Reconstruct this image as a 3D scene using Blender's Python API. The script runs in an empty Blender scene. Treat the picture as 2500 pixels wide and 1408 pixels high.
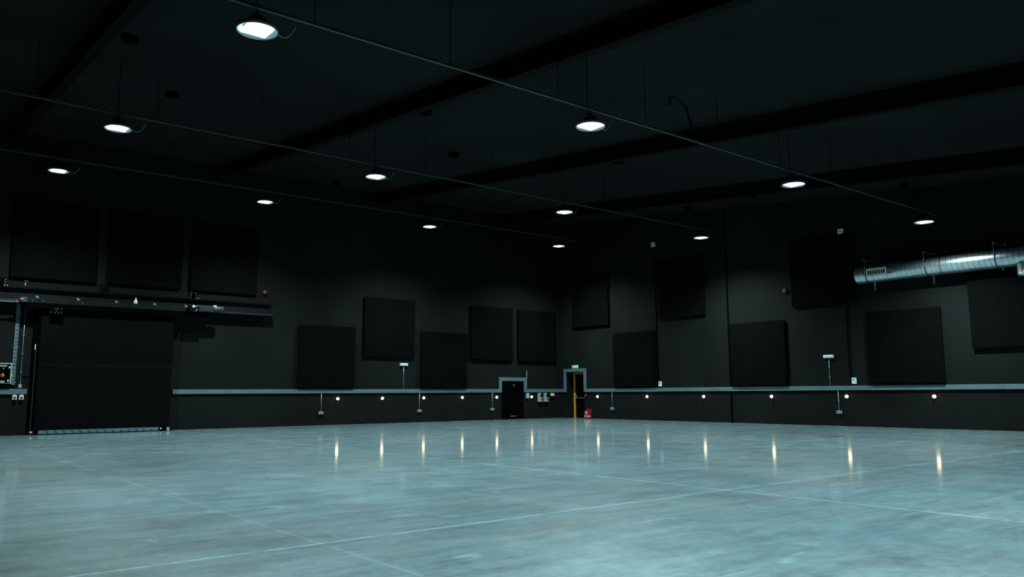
import bpy, bmesh, math, random
from mathutils import Vector, Matrix
random.seed(7)
S = bpy.context.scene
COL = S.collection

# ------------------------------------------------------------------ camera
# room axes: left wall is the plane y=0 (x<0), right wall the plane x=0 (y<0), floor z=0
cd = bpy.data.cameras.new('camera'); cam = bpy.data.objects.new('camera', cd); COL.objects.link(cam)
cd.sensor_width = 36.0; cd.lens = 27.924; cd.clip_end = 200; cd.clip_start = 0.05
YAW, PIT, ROL = 0.681896, 0.131019, -0.005602
F = Vector((math.sin(YAW)*math.cos(PIT), math.cos(YAW)*math.cos(PIT), math.sin(PIT)))
R0 = Vector((math.cos(YAW), -math.sin(YAW), 0)); U0 = R0.cross(F)
Rt = R0*math.cos(ROL) + U0*math.sin(ROL); Up = -R0*math.sin(ROL) + U0*math.cos(ROL)
cam.matrix_world = Matrix(((Rt.x, Up.x, -F.x, -32.2896), (Rt.y, Up.y, -F.y, -35.2563), (Rt.z, Up.z, -F.z, 1.4649), (0, 0, 0, 1)))
S.camera = cam

# ------------------------------------------------------------------ world and view
w = bpy.data.worlds.new('world'); S.world = w; w.use_nodes = True
w.node_tree.nodes['Background'].inputs[0].default_value = (0, 0, 0, 1)
w.node_tree.nodes['Background'].inputs[1].default_value = 0.0
S.view_settings.view_transform = 'Standard'; S.view_settings.look = 'None'
S.view_settings.exposure = 0.0; S.view_settings.gamma = 1.0; S.view_settings.use_curve_mapping = False
S.cycles.max_bounces = 6; S.cycles.diffuse_bounces = 4; S.cycles.glossy_bounces = 3
S.cycles.sample_clamp_indirect = 4.0
S.cycles.caustics_reflective = False

LAMP_POWER = 3900.0                # each high-bay lamp
LAMP_COL = (0.72, 0.96, 1.0)
SLOPE = 0.0979                     # roof pitch, rising towards the left wall

# ------------------------------------------------------------------ materials
def mat(name, col, rough=0.6, metal=0.0, emit=None, es=0.0, var=0.0, vscale=3.0, bump=0.0, spec=0.5):
    m = bpy.data.materials.new(name); m.use_nodes = True
    nt = m.node_tree; b = nt.nodes['Principled BSDF']
    b.inputs['Base Color'].default_value = (*col, 1)
    b.inputs['Roughness'].default_value = rough; b.inputs['Metallic'].default_value = metal
    b.inputs['Specular IOR Level'].default_value = spec
    if emit:
        b.inputs['Emission Color'].default_value = (*emit, 1); b.inputs['Emission Strength'].default_value = es
    tc = nt.nodes.new('ShaderNodeTexCoord')
    n = nt.nodes.new('ShaderNodeTexNoise'); n.inputs['Scale'].default_value = vscale; n.inputs['Detail'].default_value = 6
    nt.links.new(tc.outputs['Object'], n.inputs['Vector'])
    if var > 0:
        r = nt.nodes.new('ShaderNodeMapRange'); r.inputs[1].default_value = 0.3; r.inputs[2].default_value = 0.7
        r.inputs[3].default_value = 1-var; r.inputs[4].default_value = 1+var
        nt.links.new(n.outputs['Fac'], r.inputs[0])
        mx = nt.nodes.new('ShaderNodeVectorMath'); mx.operation = 'SCALE'; mx.inputs[0].default_value = col
        nt.links.new(r.outputs[0], mx.inputs['Scale']); nt.links.new(mx.outputs[0], b.inputs['Base Color'])
    if bump > 0:
        n2 = nt.nodes.new('ShaderNodeTexNoise'); n2.inputs['Scale'].default_value = vscale*9; n2.inputs['Detail'].default_value = 4
        nt.links.new(tc.outputs['Object'], n2.inputs['Vector'])
        bp = nt.nodes.new('ShaderNodeBump'); bp.inputs['Strength'].default_value = bump; bp.inputs['Distance'].default_value = 0.02
        nt.links.new(n2.outputs['Fac'], bp.inputs['Height']); nt.links.new(bp.outputs[0], b.inputs['Normal'])
    return m
M = {}
M['wall'] = mat('matt_black_wall_paint', (.0094, .0101, .0097), .85, var=.18, vscale=.5, bump=.15, spec=.06)
M['ceil'] = mat('black_ceiling_sheet', (.0145, .0130, .0128), .9, var=.2, vscale=.35, spec=.03)
M['beam'] = mat('black_steel_paint', (.0028, .0028, .0028), .8, var=.15, vscale=2, spec=.05)
M['panel'] = mat('black_acoustic_cloth', (.0036, .0039, .0038), 1.0, var=.15, vscale=3, bump=.3, spec=.01)
M['door'] = mat('black_door_paint', (.0018, .0021, .0021), .6, var=.2, vscale=1.5, spec=.05)
M['black'] = mat('black_plastic', (.004, .004, .004), .5, var=.1)
M['void'] = mat('black_rubber', (.0012, .0012, .0012), .9, var=.1, spec=.02)
M['steel'] = mat('dark_oiled_steel', (.006, .0075, .0078), .55, .2, var=.25, vscale=4, spec=.15)
M['trunk'] = mat('galvanised_trunking', (.104, .170, .178), .5, .1, var=.14, vscale=1.2)
M['galv'] = mat('galvanised_steel', (.40, .47, .48), .35, .7, var=.2, vscale=6)
M['dull'] = mat('dull_grey_steel', (.022, .028, .030), .45, .4, var=.25, vscale=4)
M['tray'] = mat('grey_painted_channel', (.030, .034, .032), .5, .2, var=.15, vscale=3)
M['white'] = mat('white_plastic', (.75, .78, .76), .45, var=.05)
M['cream'] = mat('cream_paint', (.70, .66, .50), .5, var=.06)
M['greyplastic'] = mat('pale_grey_plastic', (.34, .38, .39), .5, var=.08)
M['red'] = mat('red_paint', (.36, .022, .008), .45, var=.08)
M['deepred'] = mat('dark_red_plastic', (.13, .012, .006), .5, var=.08)
M['orange'] = mat('orange_timber', (.80, .36, .055), .5, var=.2, vscale=9)
M['yellow'] = mat('yellow_plastic', (.8, .5, .03), .4, var=.05)
M['green'] = mat('exit_sign_green', (.02, .42, .22), .4, emit=(.05, .75, .40), es=.12, var=.03)
M['signwhite'] = mat('exit_sign_white', (.8, .85, .8), .4, emit=(.75, .9, .8), es=.12, var=.03)
M['seal'] = mat('blue_grey_seal', (.10, .16, .185), .5, .1, var=.12, vscale=3)
M['amber'] = mat('amber_lens', (.62, .45, .22), .35, emit=(.9, .62, .3), es=.14, var=.05)
M['dark'] = mat('dark_slot', (.01, .01, .01), .8, var=.1)
M['lampglow'] = mat('lamp_diffuser', (.9, .95, .95), .4, emit=(.78, .98, 1.0), es=7.0, var=.01)
M['reflector'] = mat('spun_aluminium', (.16, .21, .23), .45, .3, var=.05)
M['bulklens'] = mat('warm_bulkhead_lens', (.9, .85, .6), .4, emit=(1.0, .86, .48), es=14.0, var=.01)
M['led'] = mat('green_led', (.1, .8, .5), .4, emit=(.1, 1, .6), es=1.0, var=.01)
M['bottle'] = mat('pale_bottle_plastic', (.70, .72, .60), .4, var=.05)

def nd(nt, t, **k):
    n = nt.nodes.new(t)
    for a, b in k.items(): setattr(n, a, b)
    return n
def floor_material():
    m = bpy.data.materials.new('polished_concrete'); m.use_nodes = True; nt = m.node_tree; L = nt.links.new
    b = nt.nodes['Principled BSDF']; tc = nd(nt, 'ShaderNodeTexCoord'); P = tc.outputs['Object']
    def noise(scale, det=8, rough=.6, sx=1, sy=1, rot=0, dist=0):
        mp = nd(nt, 'ShaderNodeMapping'); mp.inputs['Scale'].default_value = (sx, sy, 1); mp.inputs['Rotation'].default_value = (0, 0, rot); L(P, mp.inputs[0])
        n = nd(nt, 'ShaderNodeTexNoise'); n.inputs['Scale'].default_value = scale; n.inputs['Detail'].default_value = det
        n.inputs['Roughness'].default_value = rough; n.inputs['Distortion'].default_value = dist; L(mp.outputs[0], n.inputs['Vector']); return n.outputs['Fac']
    def rng(s, a, b_, c, d, clamp=True):
        r = nd(nt, 'ShaderNodeMapRange'); r.clamp = clamp
        for i, v in enumerate((a, b_, c, d)): r.inputs[i+1].default_value = v
        L(s, r.inputs[0]); return r.outputs[0]
    def mth(op, a, c=None, v=None):
        n = nd(nt, 'ShaderNodeMath', operation=op)
        for i, q in enumerate((a, c)):
            if q is None: continue
            if isinstance(q, (int, float)): n.inputs[i].default_value = q
            else: L(q, n.inputs[i])
        return n.outputs[0]
    big = rng(noise(.11, 4, .5), .35, .65, -.10, .10)          # large clouds
    mid = rng(noise(.9, 8, .65, dist=.4), .3, .7, -.26, .26)    # trowel mottling
    fine = mth('ADD', rng(noise(7, 8, .75), .3, .7, -.22, .22), rng(noise(34, 6, .7, .6, 1.6, .68), .35, .65, -.10, .12))
    strk = rng(noise(1.6, 9, .75, .35, 2.6, .68), .35, .7, -.26, .30)   # polishing streaks
    v = mth('ADD', mth('ADD', big, mid), mth('ADD', fine, strk))
    v = mth('ADD', v, 1.0)
    # scratches: thin ridges of warped noise, broken up by another noise
    def scratch(scale, sx, sy, rot, wdt, th):
        n = noise(scale, 2, .5, sx, sy, rot, .6)
        r = rng(mth('ABSOLUTE', mth('SUBTRACT', n, .5)), 0, wdt, 1, 0)
        k = rng(noise(1.1*scale, 5, .7, 1, 1, rot+1), th, th+.08, 0, 1)
        return mth('MULTIPLY', r, k)
    sc = mth('ADD', scratch(.5, .3, 1.6, .3, .012, .54), mth('ADD', scratch(.8, 1.6, .35, -.2, .012, .55), scratch(1.4, .5, 1.4, 1.1, .016, .58)))
    # small pale scuffs
    vm = nd(nt, 'ShaderNodeMapping'); vm.inputs['Scale'].default_value = (1.1, 3.2, 1); vm.inputs['Rotation'].default_value = (0, 0, .8); L(P, vm.inputs[0])
    vo = nd(nt, 'ShaderNodeTexVoronoi'); vo.inputs['Scale'].default_value = 1.1; L(vm.outputs[0], vo.inputs['Vector'])
    scuff = mth('MULTIPLY', rng(vo.outputs['Distance'], .03, .13, 1, 0), rng(noise(1.7, 4, .7), .5, .6, 0, 1))
    scuff = mth('MULTIPLY', scuff, rng(noise(22, 4, .7), .45, .6, 0, 1))
    sc = mth('ADD', sc, mth('MULTIPLY', scuff, .9))
    # saw-cut joints of the slab
    sep = nd(nt, 'ShaderNodeSeparateXYZ'); L(P, sep.inputs[0])
    wob = rng(noise(5, 3), 0, 1, -.02, .02)
    brk = rng(noise(2.2, 5, .7), .38, .52, .15, 1)
    j = None
    for ax, c in ((1, -27.74), (1, -19.8), (0, -22.05), (0, -28.65)):
        d = mth('ABSOLUTE', mth('ADD', mth('SUBTRACT', sep.outputs[ax], c), wob))
        q = rng(d, .010, .038, 1, 0)
        if c in (-28.65, -19.8): q = mth('MULTIPLY', q, .3)
        j = q if j is None else mth('ADD', j, q)
    j = mth('MULTIPLY', j, brk)
    v = mth('ADD', v, mth('MULTIPLY', sc, .7)); v = mth('ADD', v, mth('MULTIPLY', j, 1.3))
    base = nd(nt, 'ShaderNodeMix', data_type='RGBA'); base.inputs[6].default_value = (.124, .216, .240, 1); base.inputs[7].default_value = (.166, .242, .244, 1)
    L(rng(noise(.35, 5, .6), .35, .65, 0, 1), base.inputs[0])
    # rusty warm dust, mostly near the walls and in blotches
    rust = nd(nt, 'ShaderNodeMix', data_type='RGBA'); rust.inputs[7].default_value = (.24, .205, .15, 1); L(base.outputs[2], rust.inputs[6])
    L(rng(noise(.5, 9, .75, .4, 1.4, .7), .54, .74, 0, .55), rust.inputs[0])
    sca = nd(nt, 'ShaderNodeVectorMath', operation='SCALE'); L(rust.outputs[2], sca.inputs[0]); L(v, sca.inputs['Scale'])
    L(sca.outputs[0], b.inputs['Base Color'])
    L(rng(noise(1.3, 8, .7), .3, .7, .36, .50), b.inputs['Roughness'])
    b.inputs['Coat Weight'].default_value = .8; b.inputs['Coat IOR'].default_value = 1.55
    L(rng(noise(2.6, 8, .7), .3, .7, .05, .13), b.inputs['Coat Roughness'])
    bp = nd(nt, 'ShaderNodeBump'); bp.inputs['Strength'].default_value = .14; bp.inputs['Distance'].default_value = .004
    L(noise(2.5, 6, .6), bp.inputs['Height']); L(bp.outputs[0], b.inputs['Normal'])
    b.inputs['IOR'].default_value = 1.7
    return m
M['floor'] = floor_material()

def duct_material():
    m = bpy.data.materials.new('spiral_duct_steel'); m.use_nodes = True; nt = m.node_tree; L = nt.links.new
    b = nt.nodes['Principled BSDF']; b.inputs['Metallic'].default_value = .85; b.inputs['Roughness'].default_value = .33
    tc = nd(nt, 'ShaderNodeTexCoord'); n = nd(nt, 'ShaderNodeTexNoise'); n.inputs['Scale'].default_value = 4; n.inputs['Detail'].default_value = 6
    L(tc.outputs['Object'], n.inputs['Vector'])
    r = nd(nt, 'ShaderNodeValToRGB'); r.color_ramp.elements[0].position = .3; r.color_ramp.elements[1].position = .7
    r.color_ramp.elements[0].color = (.42, .50, .52, 1); r.color_ramp.elements[1].color = (.58, .64, .65, 1)
    L(n.outputs['Fac'], r.inputs[0])
    sep = nd(nt, 'ShaderNodeSeparateXYZ'); L(tc.outputs['Object'], sep.inputs[0])      # spiral lock-seams
    ang = nd(nt, 'ShaderNodeMath', operation='ARCTAN2'); L(sep.outputs[1], ang.inputs[0]); L(sep.outputs[2], ang.inputs[1])
    a2 = nd(nt, 'ShaderNodeMath', operation='MULTIPLY_ADD'); L(ang.outputs[0], a2.inputs[0]); a2.inputs[1].default_value = .19/6.2832; L(sep.outputs[0], a2.inputs[2])
    md = nd(nt, 'ShaderNodeMath', operation='PINGPONG'); L(a2.outputs[0], md.inputs[0]); md.inputs[1].default_value = .095
    k = nd(nt, 'ShaderNodeMapRange'); L(md.outputs[0], k.inputs[0]); k.inputs[1].default_value = .004; k.inputs[2].default_value = .018; k.inputs[3].default_value = .45; k.inputs[4].default_value = 1
    sc = nd(nt, 'ShaderNodeVectorMath', operation='SCALE'); L(r.outputs[0], sc.inputs[0]); L(k.outputs[0], sc.inputs['Scale']); L(sc.outputs[0], b.inputs['Base Color'])
    return m
M['duct'] = duct_material()

LW = 0.0                      # rotation for the left wall (plane y=0)
RW = -math.pi/2               # rotation for the right wall (plane x=0)
# ------------------------------------------------------------------ mesh builder
class MB:
    def __init__(s): s.bm = bmesh.new()
    def box(s, x0, x1, y0, y1, z0, z1, bev=0.0):
        t = bmesh.new(); bmesh.ops.create_cube(t, size=1)
        for v in t.verts:
            v.co = Vector(((x0+x1)/2 + v.co.x*abs(x1-x0), (y0+y1)/2 + v.co.y*abs(y1-y0), (z0+z1)/2 + v.co.z*abs(z1-z0)))
        if bev > 0: bmesh.ops.bevel(t, geom=list(t.edges), offset=bev, segments=2, profile=.6, affect='EDGES')
        return s._join(t)
    def _join(s, t):
        me = bpy.data.meshes.new('tmp'); t.to_mesh(me); t.free(); s.bm.from_mesh(me); bpy.data.meshes.remove(me); return s
    def lathe(s, prof, c=(0, 0, 0), axis='z', n=28, smooth=True):
        """prof: list of (radius, height) along the axis"""
        t = bmesh.new(); rings = []
        for r, h in prof:
            ring = []
            for i in range(n):
                a = 2*math.pi*i/n; u, v = r*math.cos(a), r*math.sin(a)
                p = {'z': (u, v, h), 'y': (u, h, v), 'x': (h, u, v)}[axis]
                ring.append(t.verts.new((p[0]+c[0], p[1]+c[1], p[2]+c[2])))
            rings.append(ring)
        for a, b in zip(rings, rings[1:]):
            for i in range(n):
                f = t.faces.new((a[i], a[(i+1) % n], b[(i+1) % n], b[i])); f.smooth = smooth
        for ring in (rings[0], rings[-1]): t.faces.new(ring)
        bmesh.ops.recalc_face_normals(t, faces=list(t.faces))
        return s._join(t)
    def cyl(s, r, a, b, n=12):
        a, b = Vector(a), Vector(b); d = b-a
        return s.tube([a, b], r, n)
    def tube(s, pts, r, n=8):
        pts = [Vector(p) for p in pts]; t = bmesh.new(); rings = []
        for i, p in enumerate(pts):
            d = (pts[min(i+1, len(pts)-1)] - pts[max(i-1, 0)]).normalized()
            ref = Vector((0, 0, 1)) if abs(d.z) < .9 else Vector((1, 0, 0))
            u = d.cross(ref).normalized(); v = d.cross(u)
            rings.append([t.verts.new(p + u*r*math.cos(2*math.pi*k/n) + v*r*math.sin(2*math.pi*k/n)) for k in range(n)])
        for a, b in zip(rings, rings[1:]):
            for k in range(n):
                f = t.faces.new((a[k], a[(k+1) % n], b[(k+1) % n], b[k])); f.smooth = True
        t.faces.new(rings[0]); t.faces.new(rings[-1])
        bmesh.ops.recalc_face_normals(t, faces=list(t.faces))
        return s._join(t)
    def prism(s, poly, y0, y1):
        """outline in local x-z, extruded from y0 to y1"""
        t = bmesh.new(); a = [t.verts.new((x, y0, z)) for x, z in poly]; b = [t.verts.new((x, y1, z)) for x, z in poly]
        n = len(poly); t.faces.new(a); t.faces.new(b[::-1])
        for i in range(n): t.faces.new((a[i], b[i], b[(i+1) % n], a[(i+1) % n]))
        bmesh.ops.recalc_face_normals(t, faces=list(t.faces))
        return s._join(t)
    def hexa(s, corners):
        """eight corners: bottom four then top four"""
        t = bmesh.new(); v = [t.verts.new(c) for c in corners]
        for f in ((0, 1, 2, 3), (4, 5, 6, 7), (0, 1, 5, 4), (1, 2, 6, 5), (2, 3, 7, 6), (3, 0, 4, 7)): t.faces.new([v[i] for i in f])
        bmesh.ops.recalc_face_normals(t, faces=list(t.faces))
        return s._join(t)
    def build(s, name, m, parent=None, label=None, kind=None):
        me = bpy.data.meshes.new(name); s.bm.to_mesh(me); s.bm.free(); me.materials.append(m)
        o = bpy.data.objects.new(name, me); COL.objects.link(o)
        if parent: o.parent = parent
        if label: o['label'] = label
        if kind: o['kind'] = kind
        return o
def tag(o, label, cat, group=None):
    o['label'] = label; o['category'] = cat
    if group: o['group'] = group
    return o
def thing(name, label, cat, loc=(0, 0, 0), rz=0.0, group=None):
    o = bpy.data.objects.new(name, None); COL.objects.link(o); loc = list(loc)
    if rz == RW and loc[0] == 0: loc[0] = -.003          # a hair of air between thing and wall
    elif loc[1] == 0 and loc[2] != 0: loc[1] = -.003
    o.location = loc; o.rotation_euler = (0, 0, rz); o.empty_display_size = .1
    return tag(o, label, cat, group)
def dup(root, loc, rz, label, group=None):
    r = root.copy(); COL.objects.link(r); r.location = loc; r.rotation_euler = (0, 0, rz); r['label'] = label
    if group: r['group'] = group
    for ch in list(root.children):
        c = ch.copy(); COL.objects.link(c); c.parent = r
        for g in list(ch.children):
            d = g.copy(); COL.objects.link(d); d.parent = c
    return r
# things on a wall are built in local axes: x to the right along the wall, -y out into the room, z up

# ------------------------------------------------------------------ room shell
XW, YW = -41.0, -43.0         # walls behind the camera
def roofz(y): return 11.65 + SLOPE*y
def beamz(y): return 11.10 + SLOPE*y
MB().box(XW-.7, .9, YW-.7, .7, -.3, 0).build('floor', M['floor'], kind='structure')
c = MB(); T = .3
c.hexa([(XW-.7, YW-.7, roofz(YW-.7)), (.9, YW-.7, roofz(YW-.7)), (.9, .7, roofz(.7)), (XW-.7, .7, roofz(.7)),
        (XW-.7, YW-.7, roofz(YW-.7)+T), (.9, YW-.7, roofz(YW-.7)+T), (.9, .7, roofz(.7)+T), (XW-.7, .7, roofz(.7)+T)])
c.build('ceiling', M['ceil'], kind='structure')
MB().box(XW-.7, .7, 0, .7, 0, 11.6).build('wall_left', M['wall'], kind='structure')
wr = MB()                      # right wall with the exit opening, top follows the roof
def rwall(y0, y1, z0):         # y0 > y1
    wr.hexa([(0, y0, z0), (.7, y0, z0), (.7, y1, z0), (0, y1, z0),
             (0, y0, roofz(y0)), (.7, y0, roofz(y0)), (.7, y1, roofz(y1)), (0, y1, roofz(y1))])
rwall(0, -.56, 0); rwall(-.56, -2.05, 2.68); rwall(-2.05, YW, 0)
wr.build('wall_right', M['wall'], kind='structure')
wb = MB(); wb.hexa([(XW, YW-.7, 0), (.7, YW-.7, 0), (.7, YW, 0), (XW, YW, 0), (XW, YW-.7, roofz(YW)), (.7, YW-.7, roofz(YW)), (.7, YW, roofz(YW)), (XW, YW, roofz(YW))])
wb.build('wall_back', M['wall'], kind='structure')
wn = MB(); wn.hexa([(XW-.7, 0, 0), (XW, 0, 0), (XW, YW-.7, 0), (XW-.7, YW-.7, 0), (XW-.7, 0, roofz(0)), (XW, 0, roofz(0)), (XW, YW-.7, roofz(YW-.7)), (XW-.7, YW-.7, roofz(YW-.7))])
wn.build('wall_near', M['wall'], kind='structure')
# pale joint strip where slab and wall meet, broken by dust
def strip_material():
    m = mat('dusty_joint_sealant', (.12, .12, .09), .8, var=.8, vscale=3)
    return m
M['strip'] = strip_material()
MB().box(-22.1, -.002, -.05, -.002, 0, .012).build('baseboard_left', M['strip'], kind='structure')
MB().box(-.05, -.002, -42, -2.05, 0, .012).build('baseboard_right', M['strip'], kind='structure')
# black movement joint in the right wall
MB().box(-.03, -.002, -12.13, -12.05, 0, roofz(-12)-.02, .005).build('trim_1', M['void'], kind='structure')

# ------------------------------------------------------------------ roof beams (I-sections running with the slope)
BX = [-28.46 + 8.03*k for k in range(4)]
blab = ['black sloping roof beam, leftmost and nearest one crossing the ceiling',
        'black sloping roof beam between first and second lamp of the nearest row',
        'black sloping roof beam between second and third lamp of the nearest row',
        'black roof beam nearest the right wall, farthest one across the ceiling']
for k, bx in enumerate(BX):
    r = thing('roof_beam', blab[k], 'beam', (bx, 0, 0), 0, 'roof beams across the ceiling')
    def seg(x0, x1, a, b, nm):
        y0, y1 = -.004, YW+.004
        q = MB(); q.hexa([(x0, y0, beamz(y0)+a), (x1, y0, beamz(y0)+a), (x1, y1, beamz(y1)+a), (x0, y1, beamz(y1)+a),
                          (x0, y0, beamz(y0)+b), (x1, y0, beamz(y0)+b), (x1, y1, beamz(y1)+b), (x0, y1, beamz(y1)+b)])
        q.build(nm, M['beam'], r)
    seg(-.26, 0, 0, .03, 'bottom_flange'); seg(-.15, -.11, .03, .52, 'web'); seg(-.26, 0, .52, .548, 'top_flange')

# ------------------------------------------------------------------ high-bay lamps
def lamp_z(y): return 9.778 + SLOPE*y
def make_lamp(label, loc):
    t = thing('high_bay_lamp', label, 'lamp', loc, 0, 'hanging high-bay lamps in rows')
    # body above, finned
    b = MB(); b.lathe([(.08, .20), (.13, .19), (.16, .15), (.18, .06), (.28, .045), (.335, .02)], n=32)
    for i in range(16):
        a = 2*math.pi*i/16; x, y = math.cos(a), math.sin(a)
        b.tube([(x*.15, y*.15, .06), (x*.12, y*.12, .19)], .012, 5)
    b.build('housing', M['dull'], t)
    MB().lathe([(.335, .02), (.345, -.02), (.340, -.045), (.325, -.045), (.315, -.02), (.30, .0), (.235, .012), (.235, .018), (.335, .022)], n=40).build('reflector_ring', M['reflector'], t)
    d = MB(); d.box(-.22, .22, -.22, .22, -.035, .012, .02); d.build('diffuser', M['lampglow'], t)
    h = MB(); h.tube([(0, 0, .19), (0, 0, .33)], .02, 8); h.tube([(0, .09, .28), (0, .09, roofz(loc[1])-lamp_z(loc[1])-.005)], .009, 6)
    h.tube([(-.06, .09, .28), (.06, .09, .28)], .012, 6); h.tube([(0, 0, .30), (0, .09, .28)], .01, 6)
    h.build('suspension_rod', M['void'], t)
    cb = MB(); pts = [(.30*math.cos(.4)+.0, -.02, .05)]
    for i in range(9):
        u = i/8; pts.append((.30+.42*u, -.02+.02*u, .05 - .13*math.sin(math.pi*u) + .27*u*u))
    cb.tube(pts[1:], .008, 5); cb.build('power_cable', M['greyplastic'], t)
    return t
def lamp_light(loc):
    l = bpy.data.lights.new('high_bay_light', 'SPOT'); l.energy = LAMP_POWER; l.color = LAMP_COL
    l.spot_size = math.radians(140); l.spot_blend = .95; l.shadow_soft_size = .09
    o = bpy.data.objects.new('high_bay_light', l); COL.objects.link(o); o.location = (loc[0], loc[1], loc[2]-.06)
rowname = {'A': 'nearest', 'B': 'middle', 'C': 'farthest'}
rows = {'A': (-22.76, [-27.62, -19.8, -11.42, -2.9]), 'B': (-12.88, [-27.57, -19.82, -11.45, -2.93]), 'C': (-3.85, [-27.5, -19.94, -11.84, -3.5])}
ordn = ['leftmost', 'second from left', 'third from left', 'rightmost']
first = None
for r_, (y, xs) in rows.items():
    for k, x in enumerate(xs):
        loc = (x, y, lamp_z(y)); lab = 'lit round high-bay lamp, %s in the %s row under the ceiling' % (ordn[k], rowname[r_])
        make_lamp(lab, loc); lamp_light(loc)
# the rows go on behind and beside the camera
for y in (-32.4,):
    for k, x in enumerate((-27.6, -19.8, -11.5, -2.9)):
        loc = (x, y, lamp_z(y)); make_lamp('lit high-bay lamp outside the view, %s in the row behind the camera' % ('first', 'second', 'third', 'last')[k], loc); lamp_light(loc)

# cable trunking runs above each lamp row, hung on rods
for r_, (y, x1) in {'A': (-22.76, -1.75), 'B': (-12.88, -1.85), 'C': (-4.1, -2.3)}.items():
    z = lamp_z(y) + .36
    t = thing('lighting_channel', 'thin grey lighting channel running above the %s row of lamps' % rowname[r_], 'channel', (0, y, z), 0, 'channels above the lamp rows')
    MB().box(-40.9, x1, -.03, .03, 0, .045, .004).build('channel', M['tray'], t)
    MB().box(-40.9, x1, -.034, .034, .045, .052).build('lid', M['tray'], t)
    top = roofz(y) - z - .003
    for k in range(13):
        x = -38.2 + k*2.9
        if x > x1 - .1: break
        MB().tube([(x, 0, .05), (x, 0, top)], .008, 6).build('hanger_rod', M['void'], t)
        MB().box(x-.04, x+.04, -.04, .04, .052, .075).build('hanger_clip', M['tray'], t)
# loose cable from the ceiling down to the nearest channel
cab = MB(); cab.tube([(-15.1, -21.2, roofz(-21.2)-.02), (-15.4, -21.5, roofz(-21.5)-.07), (-15.75, -21.8, roofz(-21.8)-.08), (-15.95, -22.1, roofz(-22.1)-.14), (-15.98, -22.5, roofz(-22.5)-.5), (-15.98, -22.74, lamp_z(-22.76)+.44)], .022, 7)
tag(cab.build('ceiling_cable', M['void']), 'black cable looping from the ceiling down to the nearest lighting channel', 'cable')

# ------------------------------------------------------------------ small black boxes on the ceiling
cb = [(-27.9, -15.1, 'beside the leftmost roof beam'), (-25.7, -10.8, 'right of the leftmost middle-row lamp'), (-19.5, -15.3, 'tucked against the second roof beam'),
      (-15.5, -11.1, 'between second and third middle-row lamps'), (-10.9, -15.3, 'past the third roof beam'), (-2.4, -15.3, 'near the rightmost nearest-row lamp'),
      (-1.2, -21.4, 'close to the right wall'), (-1.2, -10.9, 'above the rightmost middle-row lamp'), (-15.5, -1.3, 'close to the left wall')]
for x, y, s_ in cb:
    t = thing('ceiling_box', 'small black box on the ceiling, ' + s_, 'box', (x, y, roofz(y)), 0, 'black boxes on the ceiling')
    q = MB(); q.box(-.17, .17, -.12, .12, -.17, -.01, .02); q.build('body', M['void'], t)
    MB().box(-.05, .05, -.05, .05, -.03, .0).build('mount', M['void'], t)

# ------------------------------------------------------------------ acoustic panels
def make_panel(label, loc, rz, w=2.95, h=2.95):
    t = thing('acoustic_panel', label, 'panel', loc, rz, 'black square acoustic panels')
    MB().box(-w/2, w/2, -.15, -.035, 0, h, .03).build('cloth_face', M['panel'], t)
    MB().box(-w/2+.12, w/2-.12, -.036, 0, .12, h-.12).build('back_frame', M['beam'], t)
    return t
PL = [(-26.83, 5.95, 'black acoustic panel high on left wall, leftmost, over the sliding door'),
      (-23.5, 5.97, 'black acoustic panel high on left wall, middle one of three above the steel beam'),
      (-20.2, 5.95, 'black acoustic panel high on left wall, nearest the red sounder'),
      (-15.17, 1.77, 'black acoustic panel low on left wall, first one right of the steel beam'),
      (-11.75, 3.33, 'raised black acoustic panel above the left emergency light'),
      (-8.42, 1.75, 'black acoustic panel low on left wall, right of the emergency light'),
      (-5.2, 3.31, 'raised black acoustic panel on left wall above the closed black door'),
      (-1.86, 3.28, 'raised black acoustic panel on left wall, nearest the corner')]
for x, z, l in PL: make_panel(l, (x, 0, z), LW)
PR = [(-2.72, 5.24, 'high black acoustic panel on right wall, nearest the corner'),
      (-9.33, 5.28, 'high black acoustic panel on right wall, left of the black wall joint'),
      (-17.08, 5.23, 'high black acoustic panel on right wall beside the red sounder'),
      (-5.98, 1.77, 'low black acoustic panel on right wall, right of the exit doorway'),
      (-13.7, 1.75, 'low black acoustic panel on right wall, just right of the black joint'),
      (-20.45, 1.76, 'low black acoustic panel on right wall, below the silver duct'),
      (-24.45, 3.03, 'raised black acoustic panel on right wall, cut by the right picture edge')]
for y, z, l in PR: make_panel(l, (0, y, z), RW, h=2.80 if z == 3.03 else 2.95)

# ------------------------------------------------------------------ dado trunking
def trunk(name, label, rz, boxes, joints, loc=(0, 0, 0)):
    t = thing(name, label, 'trunking', loc, rz)
    b = MB()
    for x0, x1, z0, z1 in boxes: b.box(x0, x1, -.065, -.001, z0, z1, .006)
    b.build('channel', M['trunk'], t)
    for x0, x1, z0, z1 in joints: MB().box(x0, x1, -.069, -.055, z0, z1).build('joint_cover', M['trunk'], t)
    return t
trunk('dado_trunking', 'grey-blue metal trunking along the left wall, stepping over the closed door', LW,
      [(-22.15, -4.48, 1.51, 1.70), (-4.68, -4.48, 1.70, 2.35), (-4.48, -2.87, 2.15, 2.35), (-2.87, -2.67, 1.51, 2.35), (-2.67, -.001, 1.51, 1.70)],
      [(-16.3, -16.2, 1.505, 1.705), (-10.5, -10.4, 1.505, 1.705), (-7.4, -7.3, 1.505, 1.705), (-.45, -.35, 1.505, 1.705)])
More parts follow.
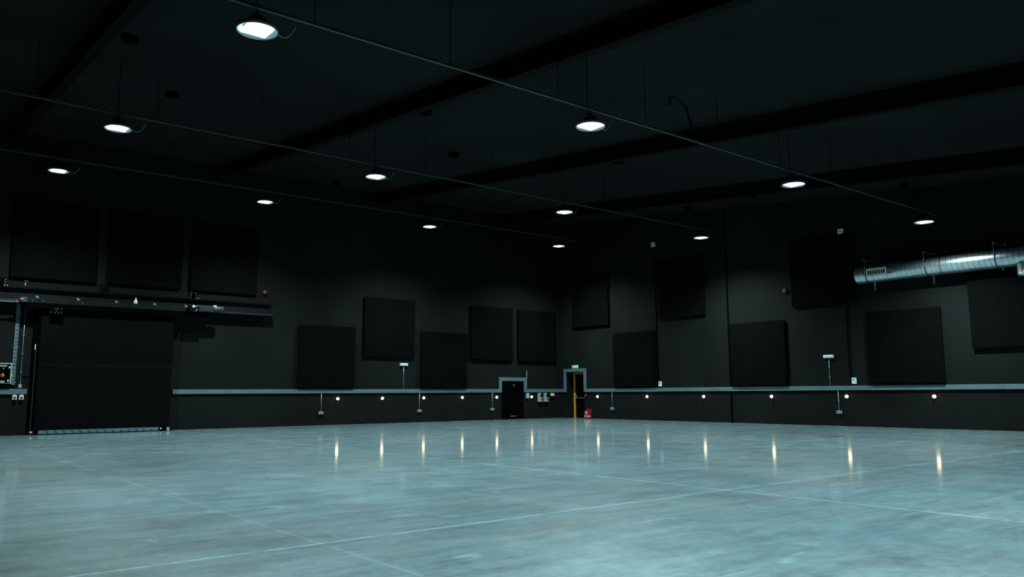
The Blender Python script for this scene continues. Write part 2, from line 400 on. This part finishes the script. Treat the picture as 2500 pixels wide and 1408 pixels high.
trunk('dado_trunking', 'grey-blue metal trunking along the right wall, stepping over the exit doorway', RW,
      [(.067, .36, 1.51, 1.70), (.36, .56, 1.51, 2.87), (.56, 2.05, 2.68, 2.87), (2.05, 2.25, 1.51, 2.87), (2.25, 30.0, 1.51, 1.70)],
      [(7.0, 7.6, 1.505, 1.705), (12.0, 12.5, 1.505, 1.705), (19.0, 19.1, 1.505, 1.705), (24.0, 24.1, 1.505, 1.705)])
trunk('dado_trunking', 'short grey trunking stub left of the sliding door', LW, [(-36.0, -27.45, 1.53, 1.73)], [(-28.1, -27.98, 1.525, 1.735)])

# ------------------------------------------------------------------ warm bulkhead lamps under the trunking
def make_bulkhead(label, pos, rz, lit=True):
    t = thing('bulkhead_lamp', label, 'lamp', pos, rz, 'small lamps below the trunking')
    MB().box(-.07, .07, -.05, 0, -.07, .07, .012).build('base', M['black'], t)
    MB().lathe([(.001, -.125), (.045, -.122), (.060, -.105), (.066, -.08), (.066, -.048)], axis='y', n=24).build('lens', M['bulklens'] if lit else M['amber'], t)
    s = MB(); s.tube([(0, -.03, .07), (0, -.03, .257)], .011, 6); s.box(-.022, .022, -.05, -.008, .065, .085); s.build('stem', M['black'], t)
    return t
bl = 'small warm round lamp under left trunking, '
b0 = make_bulkhead(bl+'leftmost, beside the first socket drop', (-14.54, 0, 1.25), LW)
for x, s_ in ((-12.1, 'second from left'), (-9.66, 'third from left, beside the second socket drop'), (-7.21, 'fourth from left, midway between two socket drops'),
              (-4.86, 'just left of the closed black door'), (-2.31, 'just right of the closed black door')):
    dup(b0, (x, 0, 1.25), LW, bl+s_)
br = 'small warm round lamp under right trunking, '
for y, s_ in ((-3.17, 'nearest the exit doorway'), (-6.84, 'below the first low panel'), (-10.51, 'left of the black wall joint'),
              (-14.31, 'below the middle low panel'), (-17.9, 'beside the right-hand socket drop'), (-21.45, 'rightmost of all')):
    dup(b0, (0, y, 1.25), RW, br+s_)
# amber one by the corner, with a weak glow put into its lens material
t = thing('bulkhead_lamp', 'dull amber bulkhead lamp under the trunking next to the corner', 'lamp', (-.73, 0, 1.35), LW)
MB().box(-.15, .15, -.05, 0, -.07, .11, .015).build('base', M['black'], t)
MB().box(-.14, .14, -.15, -.05, -.065, .105, .045).build('lens', M['amber'], t)
MB().box(-.03, .03, -.08, -.01, .10, .16).build('stem', M['black'], t)

# ------------------------------------------------------------------ socket drops
def make_socket(label, pos, rz):
    t = thing('socket_outlet', label, 'socket', pos, rz, 'twin sockets on short conduit drops')
    MB().box(-.115, .115, -.07, 0, -.065, .065, .012).build('box', M['greyplastic'], t)
    for x in (-.055, .055): MB().box(x-.022, x+.022, -.076, -.068, -.03, .03).build('outlet', M['dark'], t)
    MB().tube([(0, -.035, .06), (0, -.035, .915)], .013, 8).build('conduit', M['galv'], t)
    MB().box(-.03, .03, -.05, 0, .47, .50).build('saddle', M['galv'], t)
    return t
s0 = make_socket('grey twin socket on a conduit drop, leftmost, left wall', (-15.38, 0, .59), LW)
for x, l in ((-9.9, 'grey twin socket on a conduit drop, middle one on the left wall'), (-5.15, 'grey twin socket on a conduit drop, left of the closed black door')):
    dup(s0, (x, 0, .59), LW, l)
for y, l in ((-4.26, 'grey twin socket on a conduit drop, right of the exit doorway'), (-17.51, 'grey twin socket on a conduit drop, far along the right wall')):
    dup(s0, (0, y, .59), RW, l)

# ------------------------------------------------------------------ emergency lights with conduit
def make_em(label, pos, rz, lean=0.0):
    t = thing('emergency_light', label, 'light', pos, rz, 'white emergency lights above the trunking')
    MB().box(-.225, .225, -.085, 0, -.07, .07, .015).build('body', M['white'], t)
    MB().box(-.205, .205, -.10, -.083, -.05, .05, .01).build('diffuser', M['white'], t)
    MB().box(-.18, -.14, -.106, -.098, .02, .045).build('indicator', M['led'], t)
    MB().tube([(0, -.03, -.07), (lean, -.03, -1.245)], .013, 8).build('conduit', M['galv'], t)
    for k in (.33, .68): MB().box(lean*k-.03, lean*k+.03, -.05, 0, -.07-1.18*k-.015, -.07-1.18*k+.015).build('saddle', M['galv'], t)
make_em('white emergency light on a conduit, left wall under raised panel', (-10.87, 0, 2.95), LW)
make_em('white emergency light on a conduit, right wall between panels', (0, -17.17, 2.96), RW)

# ------------------------------------------------------------------ white control boxes with black riser and sensor
def riser(y, ztop, zr, l1, l2, l3):
    t = thing('control_box', l1, 'box', (0, y, 1.90), RW, 'white boxes with a display above the right trunking')
    MB().box(-.10, .10, -.06, 0, -.13, .13, .015).build('case', M['white'], t)
    MB().box(-.06, .02, -.066, -.058, .035, .06).build('display', M['dark'], t)
    r = MB(); r.tube([(0, -.04, 1.712), (0, -.04, zr)], .024, 8)
    for k in range(6 if zr > 8 else 3): r.box(-.05, .05, -.05, -.005, 2.2+k*1.1, 2.24+k*1.1)
    o = r.build('cable_riser', M['void']); o.location = (0, y+.14, 0); o.rotation_euler = (0, 0, RW); tag(o, l2, 'cable riser')
    t = thing('wall_sensor', l3, 'sensor', (0, y+.18, ztop), RW, 'white sensors high on the right wall')
    MB().box(-.12, .12, -.12, 0, -.12, .12, .03).build('case', M['white'], t)
    for x in (-.045, .045): MB().lathe([(.025, -.13), (.025, -.115)], c=(x, 0, .01), axis='y', n=12).build('eye', M['dark'], t)
riser(-7.74, 9.3, 9.16, 'white wall box with small display, right of the first low right panel', 'black vertical cable riser on right wall, the one nearer the corner', 'small white sensor high on right wall, nearer the corner')
riser(-18.25, 8.3, 5.22, 'white wall box with small display, right of the right emergency light', 'black vertical cable riser on right wall near the duct end', 'small white sensor high on right wall with two dark eyes, near the duct')

# ------------------------------------------------------------------ red sounders and call point
def sounder(label, pos, rz):
    t = thing('alarm_sounder', label, 'alarm', pos, rz, 'red alarm sounders')
    MB().lathe([(.055, 0), (.055, -.03)], axis='y', n=20).build('base', M['deepred'], t)
    MB().lathe([(.06, -.03), (.105, -.06), (.11, -.09), (.085, -.125), (.03, -.14)], axis='y', n=24).build('horn', M['deepred'], t)
sounder('red round alarm sounder on the left wall above the steel beam end', (-18.32, 0, 6.1), LW)
sounder('red round alarm sounder on the right wall beside a high panel', (0, -15.25, 6.0), RW)
t = thing('fire_call_point', 'small red fire call point beside the exit doorway under the trunking', 'call point', (0, -2.2, 1.32), RW)
MB().box(-.075, .075, -.06, 0, -.075, .075, .012).build('case', M['deepred'], t)
MB().box(-.035, .035, -.066, -.058, -.03, .03).build('glass', M['greyplastic'], t)

# ------------------------------------------------------------------ closed flush door on the left wall
d = bpy.data.objects.new('door_1', None); COL.objects.link(d); d.location = (-3.68, 0, 0); d['kind'] = 'structure'
fr = MB()
fr.box(-.80, -.74, -.04, -.001, 0, 2.15); fr.box(.74, .80, -.04, -.001, 0, 2.15); fr.box(-.74, .74, -.04, -.001, 2.08, 2.15)
fr.build('door_frame', M['door'], d)
lf = MB().box(-.735, -.004, -.032, -.002, .015, 2.075, .004).build('door_leaf', M['void'], d)
MB().box(.004, .735, -.032, -.002, .015, 2.075, .004).build('door_leaf', M['void'], d)
MB().box(-.005, .13, -.06, -.03, 1.89, 1.95, .01).build('closer', M['galv'], d, 'small silver door closer plate')
MB().lathe([(.03, -.07), (.03, -.03)], c=(.56, 0, 1.0), axis='y', n=14).build('door_handle', M['dull'], d)
g = MB()
for x in (-.12, -.02, .08, .2): g.box(x-.04, x+.04, -.04, -.03, .17, .20)
g.build('kick_vent', M['greyplastic'], d)
o = MB().tube([(0, -.03, 1.705), (0, -.03, 2.76)], .014, 8).build('conduit', M['galv']); o.location = (-2.64, 0, 0)
tag(o, 'thin grey conduit rising from the trunking right of the closed door', 'conduit')

# white box and two isolators
t = thing('switch_box', 'pale grey box under trunking, immediately right of the closed door', 'box', (-2.60, 0, 1.32), LW)
MB().box(-.11, .11, -.08, 0, -.15, .15, .015).build('case', M['greyplastic'], t)
MB().box(-.05, .05, -.086, -.078, -.02, .06).build('cover', M['white'], t)
def isolator(label, x):
    t = thing('isolator_switch', label, 'switch', (x, 0, 1.2), LW, 'isolator sockets by the corner')
    MB().box(-.16, -.02, -.12, 0, .0, .27, .012).build('upper_case', M['greyplastic'], t)
    MB().box(-.16, .15, -.14, 0, -.24, .0, .015).build('lower_case', M['greyplastic'], t)
    MB().box(-.02, .04, -.13, -.02, .20, .27, .008).build('hook', M['greyplastic'], t)
    MB().lathe([(.045, -.18), (.05, -.138)], c=(.05, 0, -.1), axis='y', n=16).build('knob', M['dark'], t)
    MB().box(-.14, .02, -.145, -.138, -.22, -.17).build('rating_plate', M['cream'], t)
isolator('pale isolator socket near the corner, left one of the pair', -1.65)
isolator('pale isolator socket near the corner, right one of the pair', -1.20)

# ------------------------------------------------------------------ exit doorway in the right wall
d = bpy.data.objects.new('door_2', None); COL.objects.link(d); d.location = (.6, -1.305, 0); d.rotation_euler = (0, 0, RW); d['kind'] = 'structure'
f = MB(); f.box(-.74, -.60, -.05, .06, 0, 2.66); f.box(.60, .74, -.05, .06, 0, 2.66); f.box(-.60, .60, -.05, .06, 2.56, 2.66)
f.build('door_frame', M['orange'], d, 'orange timber door frame')
MB().box(-.595, .595, -.01, .05, .01, 2.555, .004).build('door_leaf', M['door'], d)
pb = MB(); pb.tube([(-.52, -.09, 1.17), (.52, -.09, 1.17)], .018, 10); pb.box(-.57, -.48, -.11, -.01, 1.1, 1.32, .01); pb.box(.48, .57, -.11, -.01, 1.1, 1.24, .01)
pb.build('push_bar', M['galv'], d, 'silver push bar')
MB().box(-.59, -.47, -.07, -.01, 2.38, 2.54, .01).build('closer', M['dull'], d)
MB().box(.001, .69, -2.04, -.57, 0, .006).build('trim_2', M['strip'], kind='structure')
# exit sign
t = thing('exit_sign', 'green running-man exit sign with white arrow above the exit doorway', 'sign', (0, -1.32, 2.985), RW)
MB().box(-.27, .27, -.035, 0, -.095, .095, .006).build('plate', M['green'], t)
m_ = MB(); m_.lathe([(.019, -.042), (.019, -.034)], c=(-.125, 0, .058), axis='y', n=12)          # running figure
m_.prism([(-.155, .035), (-.10, .035), (-.115, -.02), (-.150, -.02)], -.041, -.034)
m_.prism([(-.150, -.01), (-.125, -.015), (-.165, -.045), (-.215, -.045), (-.215, -.060), (-.160, -.062)], -.042, -.035)
m_.prism([(-.135, -.01), (-.115, -.02), (-.085, -.05), (-.095, -.08), (-.110, -.078), (-.105, -.052), (-.14, -.03)], -.043, -.036)
m_.prism([(-.10, .035), (-.06, .012), (-.064, .000), (-.11, .020)], -.044, -.037); m_.prism([(-.155, .035), (-.20, .02), (-.20, .005), (-.15, .018)], -.044, -.037)
m_.build('running_man', M['signwhite'], t)
MB().prism([(-.04, -.075), (.0, -.075), (.0, .075), (-.04, .075)], -.041, -.034).build('door_symbol', M['signwhite'], t)
MB().box(.02, .255, -.040, -.034, -.080, .080).build('arrow_panel', M['signwhite'], t)
a_ = MB().prism([(.125, .065), (.15, .065), (.15, -.02), (.185, .012), (.185, -.018), (.1375, -.065), (.09, -.018), (.09, .012), (.125, -.02)], -.046, -.0405).build('arrow', M['green'], t)
# extinguishers on a stand
t = thing('extinguisher_stand', 'red stand on the floor right of the exit doorway', 'stand', (0, -2.39, 0), RW)
st = MB(); st.box(-.24, .24, -.24, -.02, 0, .05, .015); st.prism([(-.24, .05), (.24, .05), (.24, .46), (.14, .56), (-.14, .56), (-.24, .46)], -.045, -.02); st.build('tray', M['red'], t)
MB().box(-.015, .015, -.20, -.04, .05, .40).build('divider', M['red'], t)
MB().box(-.05, .05, -.215, -.202, .24, .43, .003).build('notice', M['white'], t)
def extinguisher(x, label):
    t = thing('fire_extinguisher', label, 'fire extinguisher', (0, -2.39-x, .05), RW, 'pair of red fire extinguishers')
    MB().lathe([(.07, 0), (.085, .02), (.088, .06), (.088, .33), (.07, .38), (.03, .41), (.025, .44)], c=(0, -.14, 0), n=24).build('cylinder', M['red'], t)
    MB().box(-.045, .045, -.19, -.11, .43, .455, .005).build('handle', M['black'], t)
    MB().tube([(.02, -.14, .43), (.06, -.2, .40), (.07, -.235, .28), (.06, -.235, .15)], .012, 7).build('hose', M['black'], t)
    MB().lathe([(.0895, .05), (.0895, .13)], c=(0, -.14, 0), n=24).build('label_band', M['white'], t)
extinguisher(-.12, 'red fire extinguisher on the stand, the one nearer the doorway')
extinguisher(.12, 'red fire extinguisher on the stand, the one farther from the doorway')

# ------------------------------------------------------------------ big sliding door on the left wall
t = thing('sliding_door', 'huge black sliding door hanging from a steel beam on the left wall', 'door', (-24.75, 0, 0), LW)
lf = MB(); lf.box(-2.42, 2.45, -.32, -.12, .16, 2.63, .01); lf.box(-2.42, 2.45, -.32, -.12, 2.655, 4.80, .01); lf.build('door_leaf', M['door'], t)
MB().box(-2.41, 2.44, -.315, -.13, 2.625, 2.66).build('seam_strip', M['steel'], t)
MB().box(-2.50, -2.425, -.34, -.10, .05, 4.72, .005).build('leading_edge', M['void'], t)
MB().box(-2.565, -2.535, -.36, -.33, .1, 3.3).build('guide_rail', M['dull'], t)
MB().box(-2.59, -2.56, -.37, -.33, 3.21, 3.42).build('sensor_tag', M['white'], t)
se = MB(); se.box(-2.28, 2.03, -.36, -.30, .03, .165, .004); se.build('bottom_seal', M['seal'], t, 'blue-grey metal strip along the door foot')
hz = MB()
for k in range(15):
    x = -2.05 + k*.285; w_ = .07; hz.prism([(x, .155), (x+.03, .155), (x+.03+.1, .06), (x+.10, .045)], -.365, -.359) if k < 8 else hz.prism([(x+.06, .10), (x+.10, .10), (x+.13, .05), (x+.07, .045)], -.365, -.359)
hz.build('hazard_marks', M['dull'], t)
gb = MB(); gb.box(2.06, 2.46, -.37, -.32, .02, .15, .006); gb.build('foot_guide', M['void'], t)
MB().box(2.34, 2.45, -.39, -.36, .02, .15, .006).build('guide_bracket', M['greyplastic'], t)
MB().lathe([(.03, -.40), (.035, -.37)], c=(2.11, 0, .11), axis='y', n=12).build('guide_bolt', M['white'], t)
MB().box(-2.62, -2.44, -.42, -.34, .02, .16, .01).build('floor_roller', M['black'], t)
MB().lathe([(.03, -.45), (.035, -.42)], c=(-2.53, 0, .11), axis='y', n=12).build('roller_bolt', M['white'], t)
MB().box(-2.42, 2.45, -.12, -.002, .03, .10).build('wall_shoe', M['void'], t)
# frame post left of the leaf
o = MB().box(-.10, .10, -.12, -.001, 0, 4.8, .01).build('door_post', M['void']); o.location = (-27.30, 0, 0)
tag(o, 'black vertical post at the left edge of the sliding door', 'post')

# steel beam
t = thing('steel_beam', 'long black steel beam fixed to the left wall above the sliding door', 'beam', (0, 0, 0), LW)
bb = MB(); x0, x1 = -36.0, -18.08
bb.box(x0, x1, -.42, -.08, 5.50, 5.56, .004); bb.build('top_flange', M['beam'], t)
MB().box(x0, x1, -.27, -.23, 5.08, 5.50).build('web', M['steel'], t)
MB().box(x0, x1, -.42, -.08, 5.02, 5.08, .004).build('bottom_flange', M['dull'], t)
MB().box(x1-.005, x1+.02, -.40, -.10, 5.03, 5.3).build('end_stop', M['dull'], t)
for x in (-28.52, -25.0, -21.5):
    b_ = MB(); b_.box(x-.16, x+.16, -.06, -.001, 5.30, 5.92, .004); b_.box(x-.02, x+.02, -.38, -.05, 5.56, 5.80); b_.box(x-.16, x+.16, -.25, -.05, 5.2, 5.5)
    pl = b_.build('wall_bracket', M['beam'], t)
    if x == -25.0: continue
    q = MB()
    for dx in (-.10, .10):
        for z in (5.64, 5.74, 5.84): q.lathe([(.022, -.085), (.022, -.06)], c=(x+dx, 0, z), axis='y', n=8)
    for dx in (-.06, .04): q.lathe([(.025, 5.56), (.025, 5.60)], c=(x+dx+.1, -.36, 0), n=8)
    q.build('bolt', M['galv'], pl)
# door track channel with clips and trolley
t = thing('door_track', 'dark channel track below the steel beam carrying the sliding door', 'track', (0, 0, 0), LW)
MB().box(-27.98, -20.95, -.56, -.425, 4.975, 5.16, .006).build('track_channel', M['steel'], t)
MB().box(-27.8, -21.0, -.54, -.44, 4.80, 4.975).build('track_slot', M['void'], t)
for x in (-27.4, -26.0, -24.62, -23.16, -21.9):
    q = MB(); q.box(x-.05, x+.05, -.52, -.425, 5.16, 5.19); q.tube([(x, -.46, 5.18), (x-.03, -.44, 5.26)], .02, 6); q.lathe([(.022, 5.19), (.022, 5.23)], c=(x+.03, -.48, 0), n=8)
    q.build('track_clip', M['galv'], t)
for x in (-27.55, -26.2, -21.95, -27.9):
    MB().lathe([(.018, -.575), (.018, -.56)], c=(x+.35, 0, 5.07), axis='y', n=8).build('track_bolt', M['galv'], t)
def trolley(x):
    h = MB(); h.box(x-.22, x+.22, -.60, -.575, 4.60, 4.86, .01); h.box(x-.05, x+.05, -.57, -.30, 4.56, 4.80); p = h.build('trolley_hanger', M['void'], t)
    q = MB()
    for dx, z in ((-.17, 4.64), (-.04, 4.62), (.07, 4.62), (.17, 4.63), (-.03, 4.80), (.04, 4.79), (.17, 4.78), (.0, 4.70)): q.lathe([(.016, -.615), (.016, -.60)], c=(x+dx, 0, z), axis='y', n=8)
    q.build('bolt', M['galv'], p)
trolley(-26.74)
for x in (-25.9, -22.9):
    q = MB()
    for dx in (-.08, .08): q.lathe([(.02, -.375), (.02, -.32)], c=(x+dx, 0, 4.74), axis='y', n=8)
    q.build('leaf_bolt', M['dull'], t)
# drive motor
t = thing('drive_motor', 'door drive motor with gearbox on the right part of the steel beam', 'motor', (-21.2, -.72, 5.1), LW)
MB().box(-.28, .30, -.16, .16, -.11, .13, .01).build('gearbox', M['dull'], t)
MB().lathe([(.05, .30), (.12, .32), (.13, .36), (.13, .74), (.10, .80), (.04, .82)], c=(0, 0, .03), axis='x', n=24).build('motor_body', M['tray'], t)
MB().box(.33, .47, -.12, .12, .10, .19, .01).build('terminal_box', M['greyplastic'], t)
br_ = MB(); br_.tube([(-.28, -.1, .12), (-.46, -.1, .06), (-.52, -.1, .0)], .02, 6); br_.tube([(-.32, -.1, -.02), (-.42, -.1, -.14)], .02, 6); br_.build('linkage', M['galv'], t)
MB().box(-.66, -.45, -.10, .16, -.16, .12, .02).build('clutch', M['beam'], t)
MB().lathe([(.05, -.12), (.05, -.10)], c=(-.50, 0, .09), axis='y', n=12).build('pulley_pin', M['white'], t)
MB().box(-.3, .3, .16, .30, -.10, .0).build('mounting_plate', M['dull'], t)
# bottle on the track
t = thing('spray_bottle', 'pale plastic bottle with narrow cap standing on the door track', 'bottle', (-23.9, -.49, 5.161), LW)
MB().lathe([(.055, 0), (.07, .01), (.07, .13), (.05, .17), (.025, .19), (.022, .21)], n=20).build('body', M['bottle'], t)
MB().lathe([(.026, .205), (.02, .25), (.012, .28)], n=14).build('cap', M['white'], t)
# conduit, coupler, end box at the left of the track
t = thing('supply_conduit', 'pale horizontal conduit with red coupler at the left picture edge', 'conduit', (0, 0, 0), LW)
MB().tube([(-36, -.5, 4.97), (-28.12, -.5, 4.97)], .026, 8).build('pipe', M['galv'], t)
MB().lathe([(.05, -28.12), (.05, -28.02)], c=(0, -.5, 4.98), axis='x', n=12).build('coupler', M['red'], t, 'red pipe coupler')
MB().box(-28.03, -27.99, -.53, -.47, 4.94, 5.02).build('elbow', M['galv'], t)
MB().tube([(-30.5, -.5, 4.97), (-30.5, -.1, 4.97), (-30.5, -.03, 4.97)], .02, 6).build('wall_arm', M['galv'], t)
t = thing('limit_switch', 'small grey-green switch box at the left end of the door track', 'switch', (-27.85, -.60, 5.06), LW)
MB().box(-.09, .12, -.05, .04, -.09, .10, .015).build('case', M['tray'], t)
MB().tube([(-.14, -.02, .02), (-.02, -.07, .02)], .015, 6).build('lever', M['white'], t)
o = MB().tube([(0, -.35, 5.56), (0, -.35, 5.76)], .02, 8).build('marker_rod', M['galv']); o.location = (-27.8, 0, 0)
cpo = MB().box(-.05, .09, -.40, -.30, 5.76, 5.81, .01).build('rod_cap', M['black'], o)
tag(o, 'short pale rod with a dark cap standing on the steel beam', 'rod')
# vertical perforated tray and thin conduit left of the door
t = thing('cable_ladder', 'grey vertical cable tray left of the sliding door', 'cable tray', (-27.93, 0, 0), LW)
ct = MB(); ct.box(-.065, .065, -.06, -.03, 1.88, 4.92, .004); ct.box(-.065, -.055, -.09, -.03, 1.88, 4.92); ct.box(.055, .065, -.09, -.03, 1.88, 4.92); ct.build('tray', M['trunk'], t)
cs = MB()
for k in range(20): cs.box(-.03, .03, -.064, -.058, 1.98+k*.15, 2.02+k*.15)
cs.build('perforation', M['tray'], t)
MB().box(-.09, .10, -.03, -.004, 1.96, 2.0).build('bracket', M['galv'], t); MB().box(-.09, .10, -.03, -.004, 3.28, 3.32).build('bracket', M['galv'], t); MB().box(-.09, .10, -.03, -.004, 4.6, 4.64).build('bracket', M['galv'], t)
t = thing('drop_conduit', 'thin grey conduit ending in a junction box left of the sliding door', 'conduit', (-27.69, 0, 0), LW)
MB().tube([(0, -.04, 1.90), (0, -.04, 4.95)], .016, 8).build('pipe', M['galv'], t)
MB().box(-.055, .055, -.08, 0, 1.77, 1.90, .012).build('junction_box', M['greyplastic'], t)
for z in (2.37, 3.05, 3.75): MB().box(-.035, .035, -.06, 0, z-.015, z+.015).build('saddle', M['galv'], t)
# control panel
t = thing('control_cabinet', 'black control panel with pale rim, cut by the left picture edge', 'control cabinet', (-28.43, 0, 1.93), LW)
MB().box(-.42, .42, -.20, -.001, 0, .76, .012).build('enclosure', M['greyplastic'], t)
MB().box(-.39, .38, -.206, -.199, .03, .72).build('face', M['void'], t)
for x, z in ((.14, .65), (.10, .075)): MB().box(x-.13, x+.12, -.212, -.205, z-.025, z+.025, .003).build('label_strip', M['greyplastic'], t)
MB().box(.10, .17, -.212, -.205, .015+.01, .035+.01).build('lettering', M['white'], t)
for x, z in ((.34, .60), (.32, .11)): MB().box(x-.025, x+.025, -.215, -.205, z-.04, z+.04, .01).build('latch', M['white'], t)
for x, z in ((.15, .57), (.15, .54)): MB().box(x-.03, x+.03, -.210, -.205, z-.006, z+.006).build('lettering', M['greyplastic'], t)
for x, z in ((.15, .46), (.15, .42)): MB().box(x-.03, x+.03, -.210, -.205, z-.01, z+.01).build('lettering', M['dull'], t)
kn = MB().lathe([(.062, -.215), (.062, -.205)], c=(.13, 0, .30), axis='y', n=20).build('rotary_switch', M['yellow'], t, 'yellow rotary switch with red grip')
MB().box(.10, .16, -.245, -.214, .285, .315, .004).build('grip', M['red'], kn)
MB().box(.07, .11, -.245, -.214, .26, .34, .004).build('grip', M['red'], kn)
ks = MB().box(.42, .455, -.15, -.08, .24, .36, .01).build('side_switch', M['orange'], t)
# two red rotary isolators below the stub
def rot(label, x):
    t = thing('rotary_isolator', label, 'switch', (x, 0, 1.41), LW, 'white isolators with red knobs')
    MB().box(-.075, .075, -.09, 0, -.09, .09, .012).build('case', M['white'], t)
    MB().lathe([(.045, -.12), (.045, -.09)], c=(0, 0, -.01), axis='y', n=18).build('knob', M['red'], t)
    MB().box(-.012, .012, -.135, -.118, -.05, .03, .003).build('grip', M['red'], t)
    MB().box(-.02, .02, -.06, -.01, .085, .122).build('gland', M['greyplastic'], t)
rot('white isolator with red knob, left of the two under the trunking stub', -27.84)
rot('white isolator with red knob, right of the two under the trunking stub', -27.62)
t = thing('wall_hook', 'small grey hook bar on the wall between conduit and sliding door', 'hook', (-27.52, 0, 2.15), LW)
MB().box(-.10, .10, -.05, 0, .08, .10).build('bar', M['dull'], t); MB().tube([(.0, -.04, .08), (.0, -.05, -.02)], .012, 6).build('key', M['dull'], t)

# ------------------------------------------------------------------ spiral duct along the right wall
DZ, DX, DR = 6.23, -.50, .35
t = thing('ventilation_duct', 'big silver spiral duct along the right wall with an outlet grille', 'duct', (DX, -18.9, DZ), RW)
pr = []; n_ = 0; x = 0.0
prof = [(.02, 0), (DR-.06, .0), (DR-.02, .015), (DR, .05)]
prof += [(DR, 22.0), (.02, 22.0)]
MB().lathe(prof, axis='x', n=48, smooth=False).build('duct_body', M['duct'], t)
for xx in (.50, 3.40, 9.2, 14.0): MB().lathe([(DR+.001, xx), (DR+.016, xx+.005), (DR+.016, xx+.03), (DR+.001, xx+.035)], axis='x', n=48).build('duct_joint', M['tray'], t)
for yy in (-19.43, -21.78, -24.24, -26.65, -29.1):
    xx = -18.9-yy
    h = MB(); h.tube([(xx, -.38, .55), (xx, -.38, -.04)], .011, 6); h.box(xx-.02, xx+.02, -.42, .499, .53, .57)
    h.tube([(xx, .40, .55), (xx, .40, -.62)], .011, 6); h.box(xx-.02, xx+.02, .38, .499, -.65, -.30); h.build('wall_hanger', M['galv'], t)
    bt = MB(); bt.lathe([(.03, .45), (.03, .499)], c=(xx+.09, 0, .55), axis='y', n=8); bt.build('anchor_bolt', M['galv'], t)
    st_ = MB(); st_.lathe([(DR+.002, xx-.018), (DR+.012, xx-.016), (DR+.012, xx+.016), (DR+.002, xx+.018)], axis='x', n=40); st_.build('strap', M['dull'], t)
# outlet spigot and grille facing the room
gr = MB(); gr.box(.68, 1.40, -.44, -.20, -.15, .15, .01); sp = gr.build('outlet_spigot', M['duct'], t)
tr = MB(); tr.prism([(1.40, .13), (1.72, .02), (1.72, -.10), (1.40, -.14)], -.40, -.22); tr.build('transition', M['duct'], t)
fr = MB(); W0, W1, H0, H1, Y0, Y1 = .63, 1.45, -.155, .155, -.475, -.44
fr.box(W0, W1, Y0, Y1, H1-.07, H1, .004); fr.box(W0, W1, Y0, Y1, H0, H0+.07, .004); fr.box(W0, W0+.06, Y0, Y1, H0+.07, H1-.07); fr.box(W1-.06, W1, Y0, Y1, H0+.07, H1-.07)
for k in range(7):
    xx = W0+.06+(k+1)*(W1-W0-.12)/8; fr.box(xx-.012, xx+.012, Y0+.005, Y1, H0+.07, H1-.07)
gf = fr.build('outlet_grille', M['cream'], t, 'cream grille with eight dark slots')
MB().box(W0+.05, W1-.05, Y1-.004, Y1+.002, H0+.06, H1-.06).build('slot', M['dark'], gf)
# branch hanging under the duct at the right picture edge
xx = -18.9+25.08
b_ = MB().lathe([(.21, -.30), (.21, 5.60-DZ), (.222, 5.59-DZ), (.222, 5.56-DZ), (.21, 5.55-DZ), (.20, 5.50-DZ), (.18, 5.50-DZ)], c=(xx, -.12, 0), n=32).build('branch', M['duct'], t)
MB().box(xx+.04, xx+.10, -.355, -.32, 5.55-DZ, 5.68-DZ, .005).build('damper_lever', M['white'], b_)
